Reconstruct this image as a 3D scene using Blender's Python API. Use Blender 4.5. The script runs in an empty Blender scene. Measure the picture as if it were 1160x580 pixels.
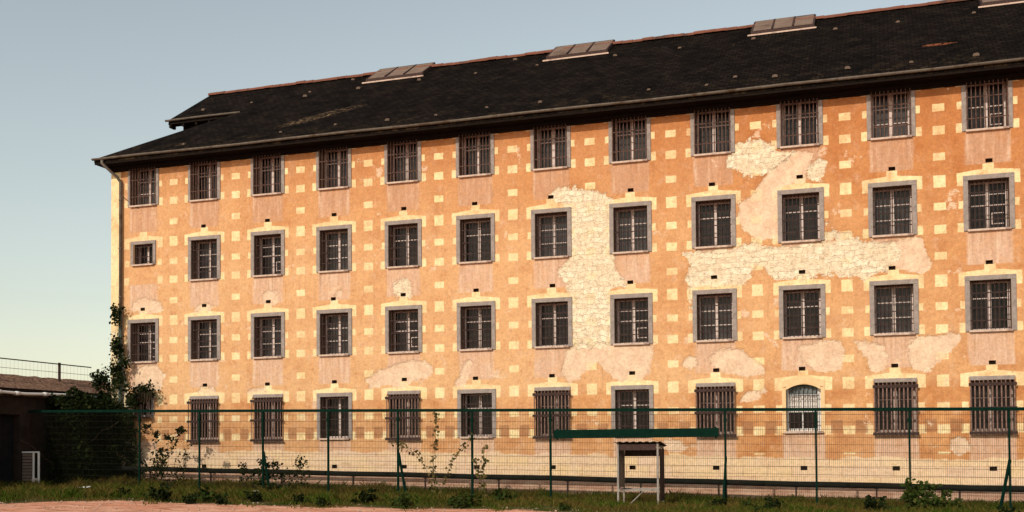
import bpy, bmesh, math, random
import numpy as np
from mathutils import Vector, Matrix
random.seed(7); rng = np.random.default_rng(7)
R = math.radians
scene = bpy.context.scene
COL = scene.collection

# ------------------------------------------------------------------ node helpers
class S:
    """a socket with arithmetic"""
    def __init__(s, nt, o): s.nt = nt; s.o = o
    def _m(s, op, *a, clamp=False):
        n = s.nt.nodes.new('ShaderNodeMath'); n.operation = op; n.use_clamp = clamp
        for i, v in enumerate((s,) + a):
            if isinstance(v, S): s.nt.links.new(v.o, n.inputs[i])
            else: n.inputs[i].default_value = v
        return S(s.nt, n.outputs[0])
    def __add__(s, b): return s._m('ADD', b)
    __radd__ = __add__
    def __sub__(s, b): return s._m('SUBTRACT', b)
    def __rsub__(s, b): return s._m('MULTIPLY', -1.0)._m('ADD', b)
    def __mul__(s, b): return s._m('MULTIPLY', b)
    __rmul__ = __mul__
    def __truediv__(s, b): return s._m('DIVIDE', b)
    def abs(s): return s._m('ABSOLUTE')
    def min(s, b): return s._m('MINIMUM', b)
    def max(s, b): return s._m('MAXIMUM', b)
    def mod(s, b): return s._m('FLOORED_MODULO', b)
    def pow(s, b): return s._m('POWER', b)
    def lt(s, b, w=.006):
        return ((b - s) / w + .5).clamp() if not isinstance(b, S) else ((b - s) / w + .5).clamp()
    def gt(s, b, w=.006): return ((s - b) / w + .5).clamp()
    def clamp(s): return s._m('ADD', 0.0, clamp=True)

class M:
    """a material under construction"""
    def __init__(s, name, rough=.85, spec=.25):
        s.mat = bpy.data.materials.new(name); s.mat.use_nodes = True
        s.nt = s.mat.node_tree; s.nt.nodes.clear()
        s.out = s.nt.nodes.new('ShaderNodeOutputMaterial')
        s.b = s.nt.nodes.new('ShaderNodeBsdfPrincipled')
        s.b.inputs['Roughness'].default_value = rough
        s.b.inputs['Specular IOR Level'].default_value = spec
        s.nt.links.new(s.b.outputs[0], s.out.inputs[0])
        tc = s.nt.nodes.new('ShaderNodeTexCoord'); s.tc = tc
        s.P = tc.outputs['Object']
    def sep(s, v=None):
        n = s.nt.nodes.new('ShaderNodeSeparateXYZ'); s.nt.links.new(v or s.P, n.inputs[0])
        return [S(s.nt, o) for o in n.outputs]
    def map(s, scale=(1,1,1), loc=(0,0,0), rot=(0,0,0)):
        n = s.nt.nodes.new('ShaderNodeMapping'); s.nt.links.new(s.P, n.inputs[0])
        n.inputs['Scale'].default_value = scale; n.inputs['Location'].default_value = loc
        n.inputs['Rotation'].default_value = rot
        return n.outputs[0]
    def noise(s, scale, detail=4, rough=.55, vec=None, dist=0.0):
        n = s.nt.nodes.new('ShaderNodeTexNoise'); s.nt.links.new(vec or s.P, n.inputs['Vector'])
        n.inputs['Scale'].default_value = scale; n.inputs['Detail'].default_value = detail
        n.inputs['Roughness'].default_value = rough; n.inputs['Distortion'].default_value = dist
        return S(s.nt, n.outputs[0])
    def voro(s, scale, feature='F1', vec=None, rand=1.0):
        n = s.nt.nodes.new('ShaderNodeTexVoronoi'); s.nt.links.new(vec or s.P, n.inputs['Vector'])
        n.inputs['Scale'].default_value = scale; n.feature = feature
        n.inputs['Randomness'].default_value = rand
        return S(s.nt, n.outputs['Distance']), n
    def attr(s, name):
        n = s.nt.nodes.new('ShaderNodeAttribute'); n.attribute_name = name
        return S(s.nt, n.outputs['Fac'])
    def mix(s, f, a, b):
        n = s.nt.nodes.new('ShaderNodeMix'); n.data_type = 'RGBA'
        for sock, v in ((n.inputs[0], f), (n.inputs[6], a), (n.inputs[7], b)):
            if isinstance(v, S): s.nt.links.new(v.o, sock)
            elif isinstance(v, (int, float)): sock.default_value = v
            elif isinstance(v, tuple): sock.default_value = (*v, 1) if len(v) == 3 else v
            else: s.nt.links.new(v, sock)
        return n.outputs[2]
    def scale(s, col, f):           # colour * scalar
        n = s.nt.nodes.new('ShaderNodeVectorMath'); n.operation = 'SCALE'
        if isinstance(col, tuple): n.inputs[0].default_value = col
        else: s.nt.links.new(col, n.inputs[0])
        s.nt.links.new(f.o, n.inputs['Scale']); return n.outputs[0]
    def ramp01(s, f, a, b):         # remap a..b to 0..1 clamped
        return ((f - a) * (1.0 / (b - a))).clamp()
    def color(s, c):
        if isinstance(c, tuple): s.b.inputs['Base Color'].default_value = (*c, 1)
        else: s.nt.links.new(c, s.b.inputs['Base Color'])
    def bump(s, h, dist=.01, strength=1.0):
        n = s.nt.nodes.new('ShaderNodeBump'); n.inputs['Distance'].default_value = dist
        n.inputs['Strength'].default_value = strength
        s.nt.links.new(h.o, n.inputs['Height']); s.nt.links.new(n.outputs[0], s.b.inputs['Normal'])

def simple(name, c1, c2, scale=6, rough=.7, spec=.3, metal=0.0, bump=0.0, c3=None):
    m = M(name, rough, spec)
    n = m.noise(scale, 6, .65)
    c = m.mix(m.ramp01(n, .35, .65), c1, c2)
    if c3:
        c = m.mix(m.ramp01(m.noise(scale * .37, 5, .6), .55, .68), c, c3)
    m.color(c); m.b.inputs['Metallic'].default_value = metal
    if bump: m.bump(n, bump)
    return m.mat

# ------------------------------------------------------------------ mesh helpers
class MB:
    def __init__(s): s.v = []; s.f = []
    def quad(s, *p):
        n = len(s.v); s.v += [tuple(q) for q in p]; s.f.append(tuple(range(n, n + len(p))))
    def box(s, x0, x1, y0, y1, z0, z1):
        n = len(s.v)
        s.v += [(x, y, z) for z in (z0, z1) for y in (y0, y1) for x in (x0, x1)]
        s.f += [tuple(n + i for i in q) for q in ((0,2,3,1),(4,5,7,6),(0,1,5,4),(2,6,7,3),(0,4,6,2),(1,3,7,5))]
    def beam(s, a, b, w, h=None, up=(0,0,1)):
        a = Vector(a); b = Vector(b); h = h or w
        d = (b - a).normalized(); up = Vector(up)
        if abs(d.dot(up)) > .98: up = Vector((0,1,0)) if abs(d.y) < .9 else Vector((1,0,0))
        sx = d.cross(up).normalized() * w / 2; sy = sx.cross(d).normalized() * h / 2
        n = len(s.v)
        for p in (a, b): s.v += [tuple(p - sx - sy), tuple(p + sx - sy), tuple(p + sx + sy), tuple(p - sx + sy)]
        s.f += [tuple(n + i for i in q) for q in ((0,3,2,1),(4,5,6,7),(0,1,5,4),(1,2,6,5),(2,3,7,6),(3,0,4,7))]
    def tube(s, pts, r, n=8, r2=None, caps=True):
        pts = [Vector(p) for p in pts]; base = len(s.v); m = len(pts)
        for i, p in enumerate(pts):
            d = (pts[min(i + 1, m - 1)] - pts[max(i - 1, 0)]).normalized()
            up = Vector((0,0,1)) if abs(d.z) < .9 else Vector((0,1,0))
            a = d.cross(up).normalized(); b = a.cross(d)
            rr = r if r2 is None else r + (r2 - r) * i / (m - 1)
            for k in range(n):
                t = 2 * math.pi * k / n; s.v.append(tuple(p + a * math.cos(t) * rr + b * math.sin(t) * rr))
        for i in range(m - 1):
            for k in range(n):
                k2 = (k + 1) % n
                s.f.append((base + i*n + k, base + i*n + k2, base + (i+1)*n + k2, base + (i+1)*n + k))
        if caps:
            s.f.append(tuple(base + k for k in range(n))[::-1]); s.f.append(tuple(base + (m-1)*n + k for k in range(n)))
    def build(s, name, mat, parent=None, loc=(0,0,0), smooth=False, bevel=0):
        me = bpy.data.meshes.new(name); me.from_pydata(s.v, [], s.f); me.update()
        if bevel:
            bm = bmesh.new(); bm.from_mesh(me); bmesh.ops.remove_doubles(bm, verts=bm.verts, dist=1e-5)
            bmesh.ops.bevel(bm, geom=bm.edges[:], offset=bevel, segments=1, affect='EDGES'); bm.to_mesh(me); bm.free()
        me.materials.append(mat)
        if smooth: me.shade_smooth()
        o = bpy.data.objects.new(name, me); COL.objects.link(o); o.location = loc
        if parent: o.parent = parent
        return o

def root(name, label, cat, loc=(0,0,0), group=None):
    o = bpy.data.objects.new(name, None); COL.objects.link(o); o.location = loc
    o.empty_display_size = .2
    o['label'] = label; o['category'] = cat
    if group: o['group'] = group
    return o
def tag(o, label, cat, group=None):
    o['label'] = label; o['category'] = cat
    if group: o['group'] = group
    return o
def copy_tree(o, parent=None, loc=None):
    c = o.copy(); COL.objects.link(c)
    if parent is not None: c.parent = parent
    if loc is not None: c.location = loc
    for ch in list(o.children): copy_tree(ch, c)
    return c

def gz(x):                                     # the yard falls gently to the right
    x = min(max(x, -15.0), 42.0); return .42 - .0155 * (x - 4)

# ------------------------------------------------------------------ materials
grey_stone = simple('grey_limestone', (.25,.205,.185), (.34,.28,.25), 9, .9, .2, bump=.004, c3=(.18,.15,.135))
sill_stone = simple('sill_stone', (.50,.36,.29), (.62,.46,.36), 8, .9, .2, bump=.003, c3=(.32,.22,.18))
timber = simple('old_window_paint', (.52,.41,.37), (.66,.54,.49), 10, .6, .3, c3=(.36,.27,.24))
dull_timber = simple('weathered_window_paint', (.30,.22,.19), (.44,.34,.30), 10, .7, .2, c3=(.16,.11,.09))
white_timber = simple('white_window_paint', (.74,.70,.66), (.82,.78,.74), 10, .5, .3)
iron_dark = simple('dark_iron', (.030,.016,.013), (.065,.036,.030), 14, .8, .2)
iron_rust = simple('rusty_iron', (.15,.085,.07), (.26,.165,.14), 16, .8, .25, c3=(.09,.045,.035))
top_iron = simple('brown_rusty_iron', (.085,.045,.035), (.16,.09,.07), 16, .85, .15, c3=(.05,.025,.02))
cage_iron = simple('pinkish_rusty_iron', (.16,.09,.07), (.28,.17,.135), 16, .85, .15, c3=(.10,.05,.04))  # pink-brown rust of the cage bars
zinc = simple('zinc_gutter', (.12,.098,.08), (.18,.152,.125), 5, .75, .2, c3=(.08,.05,.032))
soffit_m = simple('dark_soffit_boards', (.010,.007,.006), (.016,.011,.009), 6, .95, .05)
green_paint = simple('green_fence_paint', (.002,.014,.009), (.004,.020,.013), 8, .8, .03)
green_wire = simple('green_wire', (.009,.011,.007), (.018,.018,.011), 8, .8, .05)
pipe_m = simple('dark_pipe_lagging', (.008,.009,.007), (.014,.014,.011), 3, .9, .1, c3=(.022,.014,.010))
galv = simple('galvanised_steel', (.22,.19,.165), (.31,.27,.24), 12, .6, .3, c3=(.11,.08,.06))
white_paint = simple('white_paint', (.72,.70,.67), (.82,.80,.77), 6, .5, .3)
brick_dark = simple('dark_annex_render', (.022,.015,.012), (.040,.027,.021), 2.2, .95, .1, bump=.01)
sheet_m = simple('weathered_corrugated_sheet', (.03,.026,.023), (.07,.055,.048), 5, .8, .2)
hatch_m = simple('dusty_rooflight_glazing', (.16,.105,.078), (.21,.145,.11), 2.5, .8, .15, c3=(.11,.07,.05))
ridge_m = simple('clay_ridge_tile', (.22,.085,.055), (.15,.065,.045), 3, .95, .1, c3=(.07,.042,.032))
vent_m = simple('pale_roof_vent_tile', (.08,.052,.038), (.20,.14,.105), 14, .95, .1, c3=(.025,.018,.014))
bark = simple('bark', (.07,.045,.03), (.11,.075,.05), 20, .95, .1)
stem_m = simple('green_stem', (.06,.06,.025), (.10,.08,.04), 20, .9, .1)

def leaf_mat(name, a, b, c, drift=None):
    m = M(name, .85, .06)
    n = m.nt.nodes.new('ShaderNodeNewGeometry')
    r = S(m.nt, n.outputs['Random Per Island'])
    col = m.mix(r, a, b); col = m.mix(m.ramp01((r * 7.31).mod(1.0), .72, .95), col, c)
    if drift: col = m.mix(m.ramp01(m.noise(drift[1], 4, .65), .44, .58) * .85, col, drift[0])
    m.color(col)
    t = m.nt.nodes.new('ShaderNodeBsdfTranslucent'); m.nt.links.new(col, t.inputs[0])
    mx = m.nt.nodes.new('ShaderNodeMixShader'); mx.inputs[0].default_value = .22
    m.nt.links.new(m.b.outputs[0], mx.inputs[1]); m.nt.links.new(t.outputs[0], mx.inputs[2])
    m.nt.links.new(mx.outputs[0], m.out.inputs[0])
    return m.mat
leaf_dark = leaf_mat('ivy_leaf', (.007,.012,.003), (.014,.023,.006), (.032,.036,.010))
leaf_mid = leaf_mat('weed_leaf', (.022,.040,.008), (.042,.060,.012), (.09,.09,.02))
leaf_dry = leaf_mat('vine_leaf', (.09,.075,.025), (.16,.11,.045), (.06,.07,.02))
grass_m = leaf_mat('grass_blade', (.030,.056,.004), (.060,.094,.009), (.19,.14,.04), ((.13,.082,.022), .9))

glass = M('dark_dusty_glass', .25, .22)
gn = glass.noise(3.2, 5, .6)
glass.color(glass.mix(glass.ramp01(gn, .4, .7), (.006,.0045,.004), (.026,.019,.017)))
glass = glass.mat
glass2 = M('greyish_dusty_glass', .3, .3)
gn = glass2.noise(2.2, 5, .6)
glass2.color(glass2.mix(glass2.ramp01(gn, .35, .7), (.012,.010,.010), (.05,.042,.04)))
glass2 = glass2.mat
door_m = simple('dark_door_paint', (.010,.010,.011), (.016,.015,.016), 4, .8, .1)
slat_m = simple('brown_slats', (.13,.095,.075), (.18,.13,.10), 9, .8, .2)

# ------------------------------------------------------------------ the barred building
SP = 2.6                                         # window bay
ZB = [2.09, 4.97, 7.86, 10.735]                  # sills, lowest row first
FL = 2.882
XL, XR = -1.42, 37.2
EY, EZ = -.64, 12.47                             # eave edge
RD, RZ = 6.0, 16.79                              # ridge
SL = (RZ - EZ) / (RD - EY)
NC = 15
blk = root('barred_building', 'long four-storey orange building with barred windows, flaking render and a black roof', 'building', (0, 0, 0))

STONE = [[(15.54,10.0),(16.07,10.13),(16.51,10.06),(17.41,9.79),(17.61,9.55),(17.59,7.89),(17.7,7.58),(17.87,7.15),(18.06,6.92),(17.55,6.75),(17.59,4.95),(16.26,4.89),(16.22,6.53),(16.07,6.91),(15.87,7.4),(15.99,7.65),(16.2,7.9),(16.21,9.38),(15.54,9.8)],
 [(19.86,7.75),(20.57,7.82),(21.58,7.83),(21.85,8.0),(22.56,7.77),(24.81,7.86),(26.09,7.72),(26.25,7.27),(25.9,6.93),(25.31,6.65),(24.54,6.77),(24.29,6.79),(23.04,6.73),(22.7,6.8),(22.42,7.0),(22.21,7.17),(21.97,7.13),(21.89,6.79),(21.57,6.67),(20.23,6.66),(20.05,6.01),(19.98,6.89),(19.99,7.47)],
 [(21.46,11.02),(21.94,11.16),(22.29,10.99),(22.6,10.88),(22.7,10.71),(23.24,10.63),(23.01,10.41),(22.69,10.2),(22.25,9.97),(21.93,9.92),(21.37,10.24),(21.19,10.44),(21.27,10.68)],
 [(23.75,10.29),(23.98,10.33),(24.11,10.13),(24.13,9.81),(24.05,9.63),(23.67,9.72),(23.57,9.99)],
 [(9.94,7.24),(10.24,7.49),(10.66,7.41),(10.82,7.1),(10.62,6.84),(10.17,6.84)],
 [(24.13,8.46),(24.36,8.18),(24.78,7.99),(24.78,7.78),(24.13,7.83)],
 [(-1.42,6.3),(-1.0,6.1),(-.75,4.8),(-.6,3.4),(-.5,2.2),(-.3,1.4),(-1.42,1.4)]]
COAT = [[(16.26,5.06),(16.02,4.78),(15.93,4.22),(16.1,3.79),(16.46,3.92),(16.75,4.2),(17.07,4.47),(17.47,4.04),(17.75,3.83),(18.59,3.92),(18.82,4.41),(18.94,4.96)],
 [(25.72,7.8),(26.79,7.73),(26.88,7.31),(27.11,6.99),(26.99,6.76),(26.65,6.76),(25.9,6.93)],
 [(23.32,10.63),(23.76,10.51),(23.75,10.29),(23.57,9.96),(23.57,9.67),(22.82,9.55),(22.79,7.97),(22.22,8.01),(21.7,8.31),(21.54,8.78),(21.55,9.35),(22.05,9.37),(22.35,9.93),(22.72,10.23),(23.04,10.44)],
 [(4.97,7.25),(5.25,7.42),(5.57,7.31),(5.61,6.85),(5.36,6.77),(5.04,6.91)],
 [(8.97,4.12),(9.24,4.3),(9.83,4.55),(10.8,4.73),(11.38,4.56),(11.5,4.29),(10.8,3.99),(10.32,3.79),(9.83,3.92),(9.17,3.82)],
 [(12.2,3.83),(12.58,4.58),(12.79,4.72),(12.85,4.31),(12.54,3.74)],
 [(20.58,4.47),(20.72,4.71),(21.17,4.77),(21.63,4.73),(21.99,4.34),(22.3,4.14),(22.25,3.9),(21.61,3.89),(21.16,3.99),(20.71,4.24)],
 [(19.84,4.35),(19.96,4.54),(20.2,4.53),(20.28,4.34),(20.17,4.12),(19.95,4.13)],
 [(21.53,3.12),(21.63,3.36),(22.06,3.43),(22.42,3.6),(22.32,3.29),(21.84,3.08)],
 [(23.29,4.72),(23.81,4.89),(24.44,4.89),(24.63,4.23),(24.42,3.92),(23.79,3.97),(23.34,4.27)],
 [(24.89,4.85),(25.31,4.88),(25.67,4.66),(25.86,4.19),(25.66,3.94),(25.37,3.84),(25.22,4.21)],
 [(26.33,4.82),(26.89,4.92),(27.79,4.94),(27.71,4.64),(27.3,4.19),(26.87,3.85),(26.51,3.91),(26.4,4.3)],
 [(27.43,1.73),(27.67,1.98),(27.97,1.9),(28.01,1.55),(27.73,1.42),(27.45,1.5)],
 [(-.28,4.86),(.49,4.9),(.98,4.5),(.87,4.02),(.11,3.78),(-.47,4.05)],
 [(-.48,7.21),(.1,7.37),(.75,7.15),(.9,6.78),(-.55,6.85)],
 [(2.25,7.01),(2.77,7.08),(3.06,6.75),(2.18,6.72)],
 [(7.78,7.14),(8.18,7.18),(8.05,7.0),(7.81,7.01)],
 [(4.29,3.78),(4.54,3.93),(5.07,3.98),(5.28,3.76),(5.07,3.54)],
 [(2.2,3.85),(2.5,4.02),(3.0,4.0),(3.2,3.8),(2.7,3.7)],
 [(18.71,1.93),(19.68,2.01),(20.22,1.78),(19.68,1.6),(18.99,1.71)],
 [(30.3,7.6),(31.2,7.9),(31.9,7.5),(31.4,6.8),(30.4,6.9)], [(33.1,4.6),(34.2,4.8),(34.6,4.0),(33.4,3.9)]]

def sdf(polys, X, Z):
    out = np.full(X.shape, -2.0)
    for P in polys:
        P = np.array(P); n = len(P)
        d2 = np.full(X.shape, 9.0); ins = np.zeros(X.shape, bool)
        for i in range(n):
            ax, az = P[i]; bx, bz = P[(i + 1) % n]; ex, ez = bx - ax, bz - az
            t = np.clip(((X - ax) * ex + (Z - az) * ez) / (ex*ex + ez*ez + 1e-9), 0, 1)
            d2 = np.minimum(d2, (X - ax - t*ex)**2 + (Z - az - t*ez)**2)
            c = ((az > Z) != (bz > Z)) & (X < (bx - ax) * (Z - az) / (bz - az + 1e-12) + ax)
            ins ^= c
        d = np.sqrt(d2); d = np.where(ins, d, -d); out = np.maximum(out, d)
    return out

# what stands in each opening: row (0 lowest) x bay
def kind_of(r, k):
    if k == 0 and r == 0: return 'smallcage'
    if k == 0 and r == 2: return 'small'
    if r == 0:
        if k == 9: return 'arch'
        return 'std' if k in (3, 5, 7, 13) else 'cage'
    return 'top' if r == 3 else 'std'
OPEN = {'std': (-.54, .54, 0, 1.47), 'top': (-.54, .54, 0, 1.47), 'cage': (-.57, .57, 0, 1.50), 'small': (-.40, .42, 0, .78),
        'smallcage': (-.36, .36, 0, .80), 'arch': (-.50, .50, 0, 1.46)}
def base_z(r, k):
    z = ZB[r]
    if k == 0 and r == 2: z = 8.55
    if k == 0 and r == 0: z = 2.95
    if k == 9 and r == 0: z = 2.14
    return z
holes = []
for r in range(4):
    for k in range(NC):
        a = OPEN[kind_of(r, k)]; z = base_z(r, k)
        holes.append((k*SP + a[0], k*SP + a[1], z + a[2], z + a[3], .50))
        if r > 0 and not (k == 0 and r == 3):
            j = (k * 37 + r * 11) % 7 - 3
            vz = ZB[r-1] + 1.93 + .006 * j
            if k == 0 and r == 3: vz = 9.75
            holes.append((k*SP - .10 + .01*j, k*SP + .09 + .01*j, vz, vz + .115, .25))
    if r == 0:
        for k in range(1, NC):
            holes.append((k*SP - .11, k*SP + .09, 1.14 - .012*k, 1.27 - .012*k, .25))
def lines(lo, hi, step, extra):
    e = sorted(set([round(lo, 4), round(hi, 4)] + [round(v, 4) for v in extra if lo < v < hi]))
    out = []
    for a, b in zip(e[:-1], e[1:]):
        n = max(1, math.ceil((b - a) / step)); out += [a + (b - a) * i / n for i in range(n)]
    return out + [e[-1]]
GX = lines(XL, XR, .2, [h[0] for h in holes] + [h[1] for h in holes])
GZ = lines(-.6, 12.6, .2, [h[2] for h in holes] + [h[3] for h in holes])
nx, nz = len(GX), len(GZ)
mask = np.ones((nx - 1, nz - 1), bool)
ax = np.array(GX); az = np.array(GZ); mx_ = (ax[:-1] + ax[1:]) / 2; mz_ = (az[:-1] + az[1:]) / 2
for h in holes:
    mask[np.ix_((mx_ > h[0]) & (mx_ < h[1]), (mz_ > h[2]) & (mz_ < h[3]))] = False
w = MB()
w.v = [(x, 0, z) for x in GX for z in GZ]
for i in range(nx - 1):
    for j in range(nz - 1):
        if mask[i, j]: w.f.append((i*nz + j, (i+1)*nz + j, (i+1)*nz + j + 1, i*nz + j + 1))
n_face = len(w.f)
for x0, x1, z0, z1, d in holes:                  # reveals, and the back of the small vents
    w.quad((x0,0,z0),(x0,0,z1),(x0,d,z1),(x0,d,z0)); w.quad((x1,0,z1),(x1,0,z0),(x1,d,z0),(x1,d,z1))
    w.quad((x0,0,z0),(x0,d,z0),(x1,d,z0),(x1,0,z0)); w.quad((x0,0,z1),(x1,0,z1),(x1,d,z1),(x0,d,z1))
    if d < .3: w.quad((x0,d,z0),(x0,d,z1),(x1,d,z1),(x1,d,z0))

# painted render with squares, quoins, patches of rubble and undercoat
m = M('painted_render', .95, .1)
x, y, z = m.sep()
# slightly uneven hand-painted edges
wob = (m.noise(5.0, 2, .5) - .5) * .035
xx = x + wob; zz = z + (m.noise(4.3, 2, .5, m.map(loc=(7,3,1))) - .5) * .035
du = ((xx + SP/2).mod(SP) - SP/2).abs(); dm = SP/2 - du
v = (zz - ZB[0]).mod(FL)
big = (v - .08).abs().min((v - 1.52).abs()); sml = (v - .79).abs().min((v - 2.24).abs())
inrow = z.gt(1.50, .02)
sq = dm.lt(.165, .012) * ((big.lt(.175, .012)).max(sml.lt(.11, .012)))
side_ = du.gt(.62); qb = big.lt(.19, .012) * du.lt(.835, .012) * side_; qs = (v - .79).abs().lt(.11, .012) * du.lt(.80, .012) * side_
lint = du.lt(.835, .012) * v.gt(1.58) * (v + du * .11).lt(1.80, .012)
key = du.lt(.15, .012) * v.gt(1.58) * v.lt(1.935, .012)
low = z.lt(2.1, .02)                             # ground floor: no quoins under the lowest sills
not_small = 1.0 - x.lt(.9) * z.gt(8.0) * z.lt(8.42)
yel = (sq.max(qb).max(qs).max(lint).max(key)) * inrow
corner = xx.lt(-1.0, .02)
yel = yel.max(corner)
wear = m.ramp01(m.noise(3.1, 6, .65, m.map(loc=(2,0,5))), .36, .50)
patchy = m.ramp01(m.noise(.75, 3, .6, m.map(loc=(41,0,2))), .36, .58); chip = m.ramp01(m.noise(12, 5, .75, m.map(loc=(1,0,44))), .36, .46)
yel = yel * (wear * .45 + .55) * (patchy * .35 + .65) * (chip * .35 + .65)
big_n = m.noise(.33, 4, .6); mid_n = m.noise(1.4, 6, .62, m.map(loc=(11,0,4))); fine = m.noise(17, 4, .75)
spk = m.noise(9.0, 5, .75, m.map(loc=(1,0,9)))
orange = m.mix(m.ramp01(mid_n, .36, .64), (.45,.175,.062), (.62,.305,.125))
fade = m.ramp01(big_n * .9 + (10.5 - z) * .045 + (20.0 - x) * .012 - z.lt(3.55, .4) * .34 + (1.0 - (x - 17.0).abs() * (1 / 13.0)).max(0.0) * z.lt(9.4, 2.0) * .13, .40, .95)
orange = m.mix(fade * .75, orange, (.70,.43,.225))
blot = m.ramp01(m.noise(2.3, 7, .7, m.map(loc=(4,0,8))), .54, .66)
orange = m.mix(blot * .5, orange, (.66,.42,.27))
orange = m.mix(m.ramp01(m.noise(3.7, 6, .7, m.map(loc=(14,0,28))), .54, .68) * .55, orange, (.43,.16,.06))
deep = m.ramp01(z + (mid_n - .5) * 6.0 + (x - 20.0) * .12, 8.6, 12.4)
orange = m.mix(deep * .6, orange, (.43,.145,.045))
# panels of greyer render between sill and lintel below
apron = (du + (mid_n - .5) * .22).lt(.60, .09) * v.gt(1.93, .03) * z.lt(10.9)
ap_low = du.lt(.60, .05) * z.lt(2.1, .02) * z.gt(1.2, .3)
apron = apron.max(ap_low)
anoise = m.ramp01(m.noise(1.9, 5, .6, m.map(loc=(5,0,2))), .33, .55)
streak = m.ramp01(m.noise(7.0, 4, .6, m.map(scale=(1, 1, .12))), .46, .66)
ap_col = m.mix(streak, (.60,.375,.255), (.67,.465,.335))
ap_col = m.mix(z.gt(8.6, .2), ap_col, m.mix(streak, (.50,.275,.165), (.60,.365,.24)))
base = m.mix(apron * (anoise * .35 + .6), orange, ap_col)
edge_strip = ((du - .545).abs()).lt(.05, .04) * v.gt(2.0, .1) * z.lt(10.9)
base = m.mix(edge_strip * streak * .5, base, (.70,.50,.36))
# second sparse run-off streaks
run = m.ramp01(m.noise(4.0, 5, .65, m.map(scale=(1.6, 1, .09), loc=(3,0,0))), .57, .72)
base = m.mix(run * .35, base, (.36,.17,.09))
below = (v - 2.05).max(0.0) * 1.2
stk = m.ramp01(m.noise(9.0, 4, .65, m.map(scale=(1, 1, .07), loc=(13,0,3))), .50, .66) * du.lt(.66, .1) * below.clamp() * z.lt(10.8)
base = m.mix(stk * .6, base, (.33,.17,.10))
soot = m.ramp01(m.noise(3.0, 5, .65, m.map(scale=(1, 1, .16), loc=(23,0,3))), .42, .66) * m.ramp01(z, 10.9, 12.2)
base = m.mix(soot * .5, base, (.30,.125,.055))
ycol = m.mix(m.ramp01(mid_n, .35, .65), (.79,.60,.31), (.84,.69,.41))
base = m.mix(yel, base, ycol)
chk = ((zz - 2.32).abs().lt(.19, .02)) * (((dm - .35).abs()).lt(.17, .02))
base = m.mix(chk * .7, base, (.34,.155,.075))
# lost render
en = (m.noise(2.2, 6, .65, m.map(loc=(9,0,1))) - .5) * .75 + (m.noise(9, 4, .65) - .5) * .22
ds = m.attr('d_stone') + en; dc = m.attr('d_coat') + en * .7
rnd = m.noise(.9, 5, .68, m.map(loc=(21,0,13)))
small_loss = m.ramp01(m.noise(1.15, 7, .72, m.map(loc=(31,0,3))) - (z - 5.5).abs() * .004, .60, .625)
is_c = dc.gt(0.0, .03).max(small_loss * .8); is_s = ds.gt(0.0, .03)
ccol = m.mix(m.ramp01(m.noise(2.6, 6, .65, m.map(loc=(6,0,6))), .36, .62), (.64,.425,.285), (.74,.54,.375))
ccol = m.mix(m.ramp01(m.noise(1.7, 6, .7, m.map(loc=(16,0,26))), .50, .66) * .75, ccol, (.75,.58,.40))
ccol = m.mix(m.ramp01(m.noise(5.5, 5, .7, m.map(loc=(2,0,26))), .56, .70) * .5, ccol, (.52,.28,.16))
wn = m.nt.nodes.new('ShaderNodeTexNoise'); m.nt.links.new(m.P, wn.inputs['Vector']); wn.inputs['Scale'].default_value = 2.3; wn.inputs['Detail'].default_value = 3
wa = m.nt.nodes.new('ShaderNodeVectorMath'); wa.operation = 'MULTIPLY_ADD'
cz_ = m.nt.nodes.new('ShaderNodeCombineXYZ'); m.nt.links.new(x.o, cz_.inputs[0]); m.nt.links.new(z.o, cz_.inputs[1])
m.nt.links.new(wn.outputs['Color'], wa.inputs[0]); wa.inputs[1].default_value = (.42, .34, 0); m.nt.links.new(cz_.outputs[0], wa.inputs[2])
rb = m.nt.nodes.new('ShaderNodeTexBrick'); m.nt.links.new(wa.outputs[0], rb.inputs['Vector'])
for nm_, val in (('Scale', 1.0), ('Brick Width', .34), ('Row Height', .175), ('Mortar Size', .016), ('Mortar Smooth', .9)): rb.inputs[nm_].default_value = val
rb.offset = .43; rb.squash = 1.5; rb.squash_frequency = 3
rb.inputs['Color1'].default_value = (0,0,0,1); rb.inputs['Color2'].default_value = (1,1,1,1); rb.inputs['Mortar'].default_value = (.5,.5,.5,1)
sepc = m.nt.nodes.new('ShaderNodeSeparateColor'); m.nt.links.new(rb.outputs['Color'], sepc.inputs[0])
cellr = S(m.nt, sepc.outputs[0]); joint = S(m.nt, rb.outputs['Fac'])
pit = m.ramp01(m.noise(6.5, 6, .72, m.map(loc=(8,0,18))), .50, .68)
scol = m.mix(cellr, (.72,.555,.375), (.84,.725,.535))
scol = m.mix(joint * m.ramp01(m.noise(2.1, 3, .6), .42, .62) * .42, scol, (.56,.37,.235))
scol = m.mix(pit * .42, scol, (.60,.40,.25))
scol = m.mix(m.ramp01(m.noise(1.2, 5, .65, m.map(loc=(18,0,8))), .47, .62) * .7, scol, (.80,.63,.435))
scol = m.mix(m.ramp01(m.noise(3.4, 5, .65, m.map(loc=(28,0,8))), .55, .68) * .5, scol, (.80,.70,.53))
base = m.mix(is_c, base, ccol)
base = m.mix(is_s, base, scol)
rim = (ds.abs().lt(.028, .03)).max(dc.abs().lt(.022, .02) * .6)
base = m.mix(rim * .12, base, (.38,.20,.11))
base = m.mix(yel * .5 * is_s.max(is_c), base, ycol)
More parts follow.
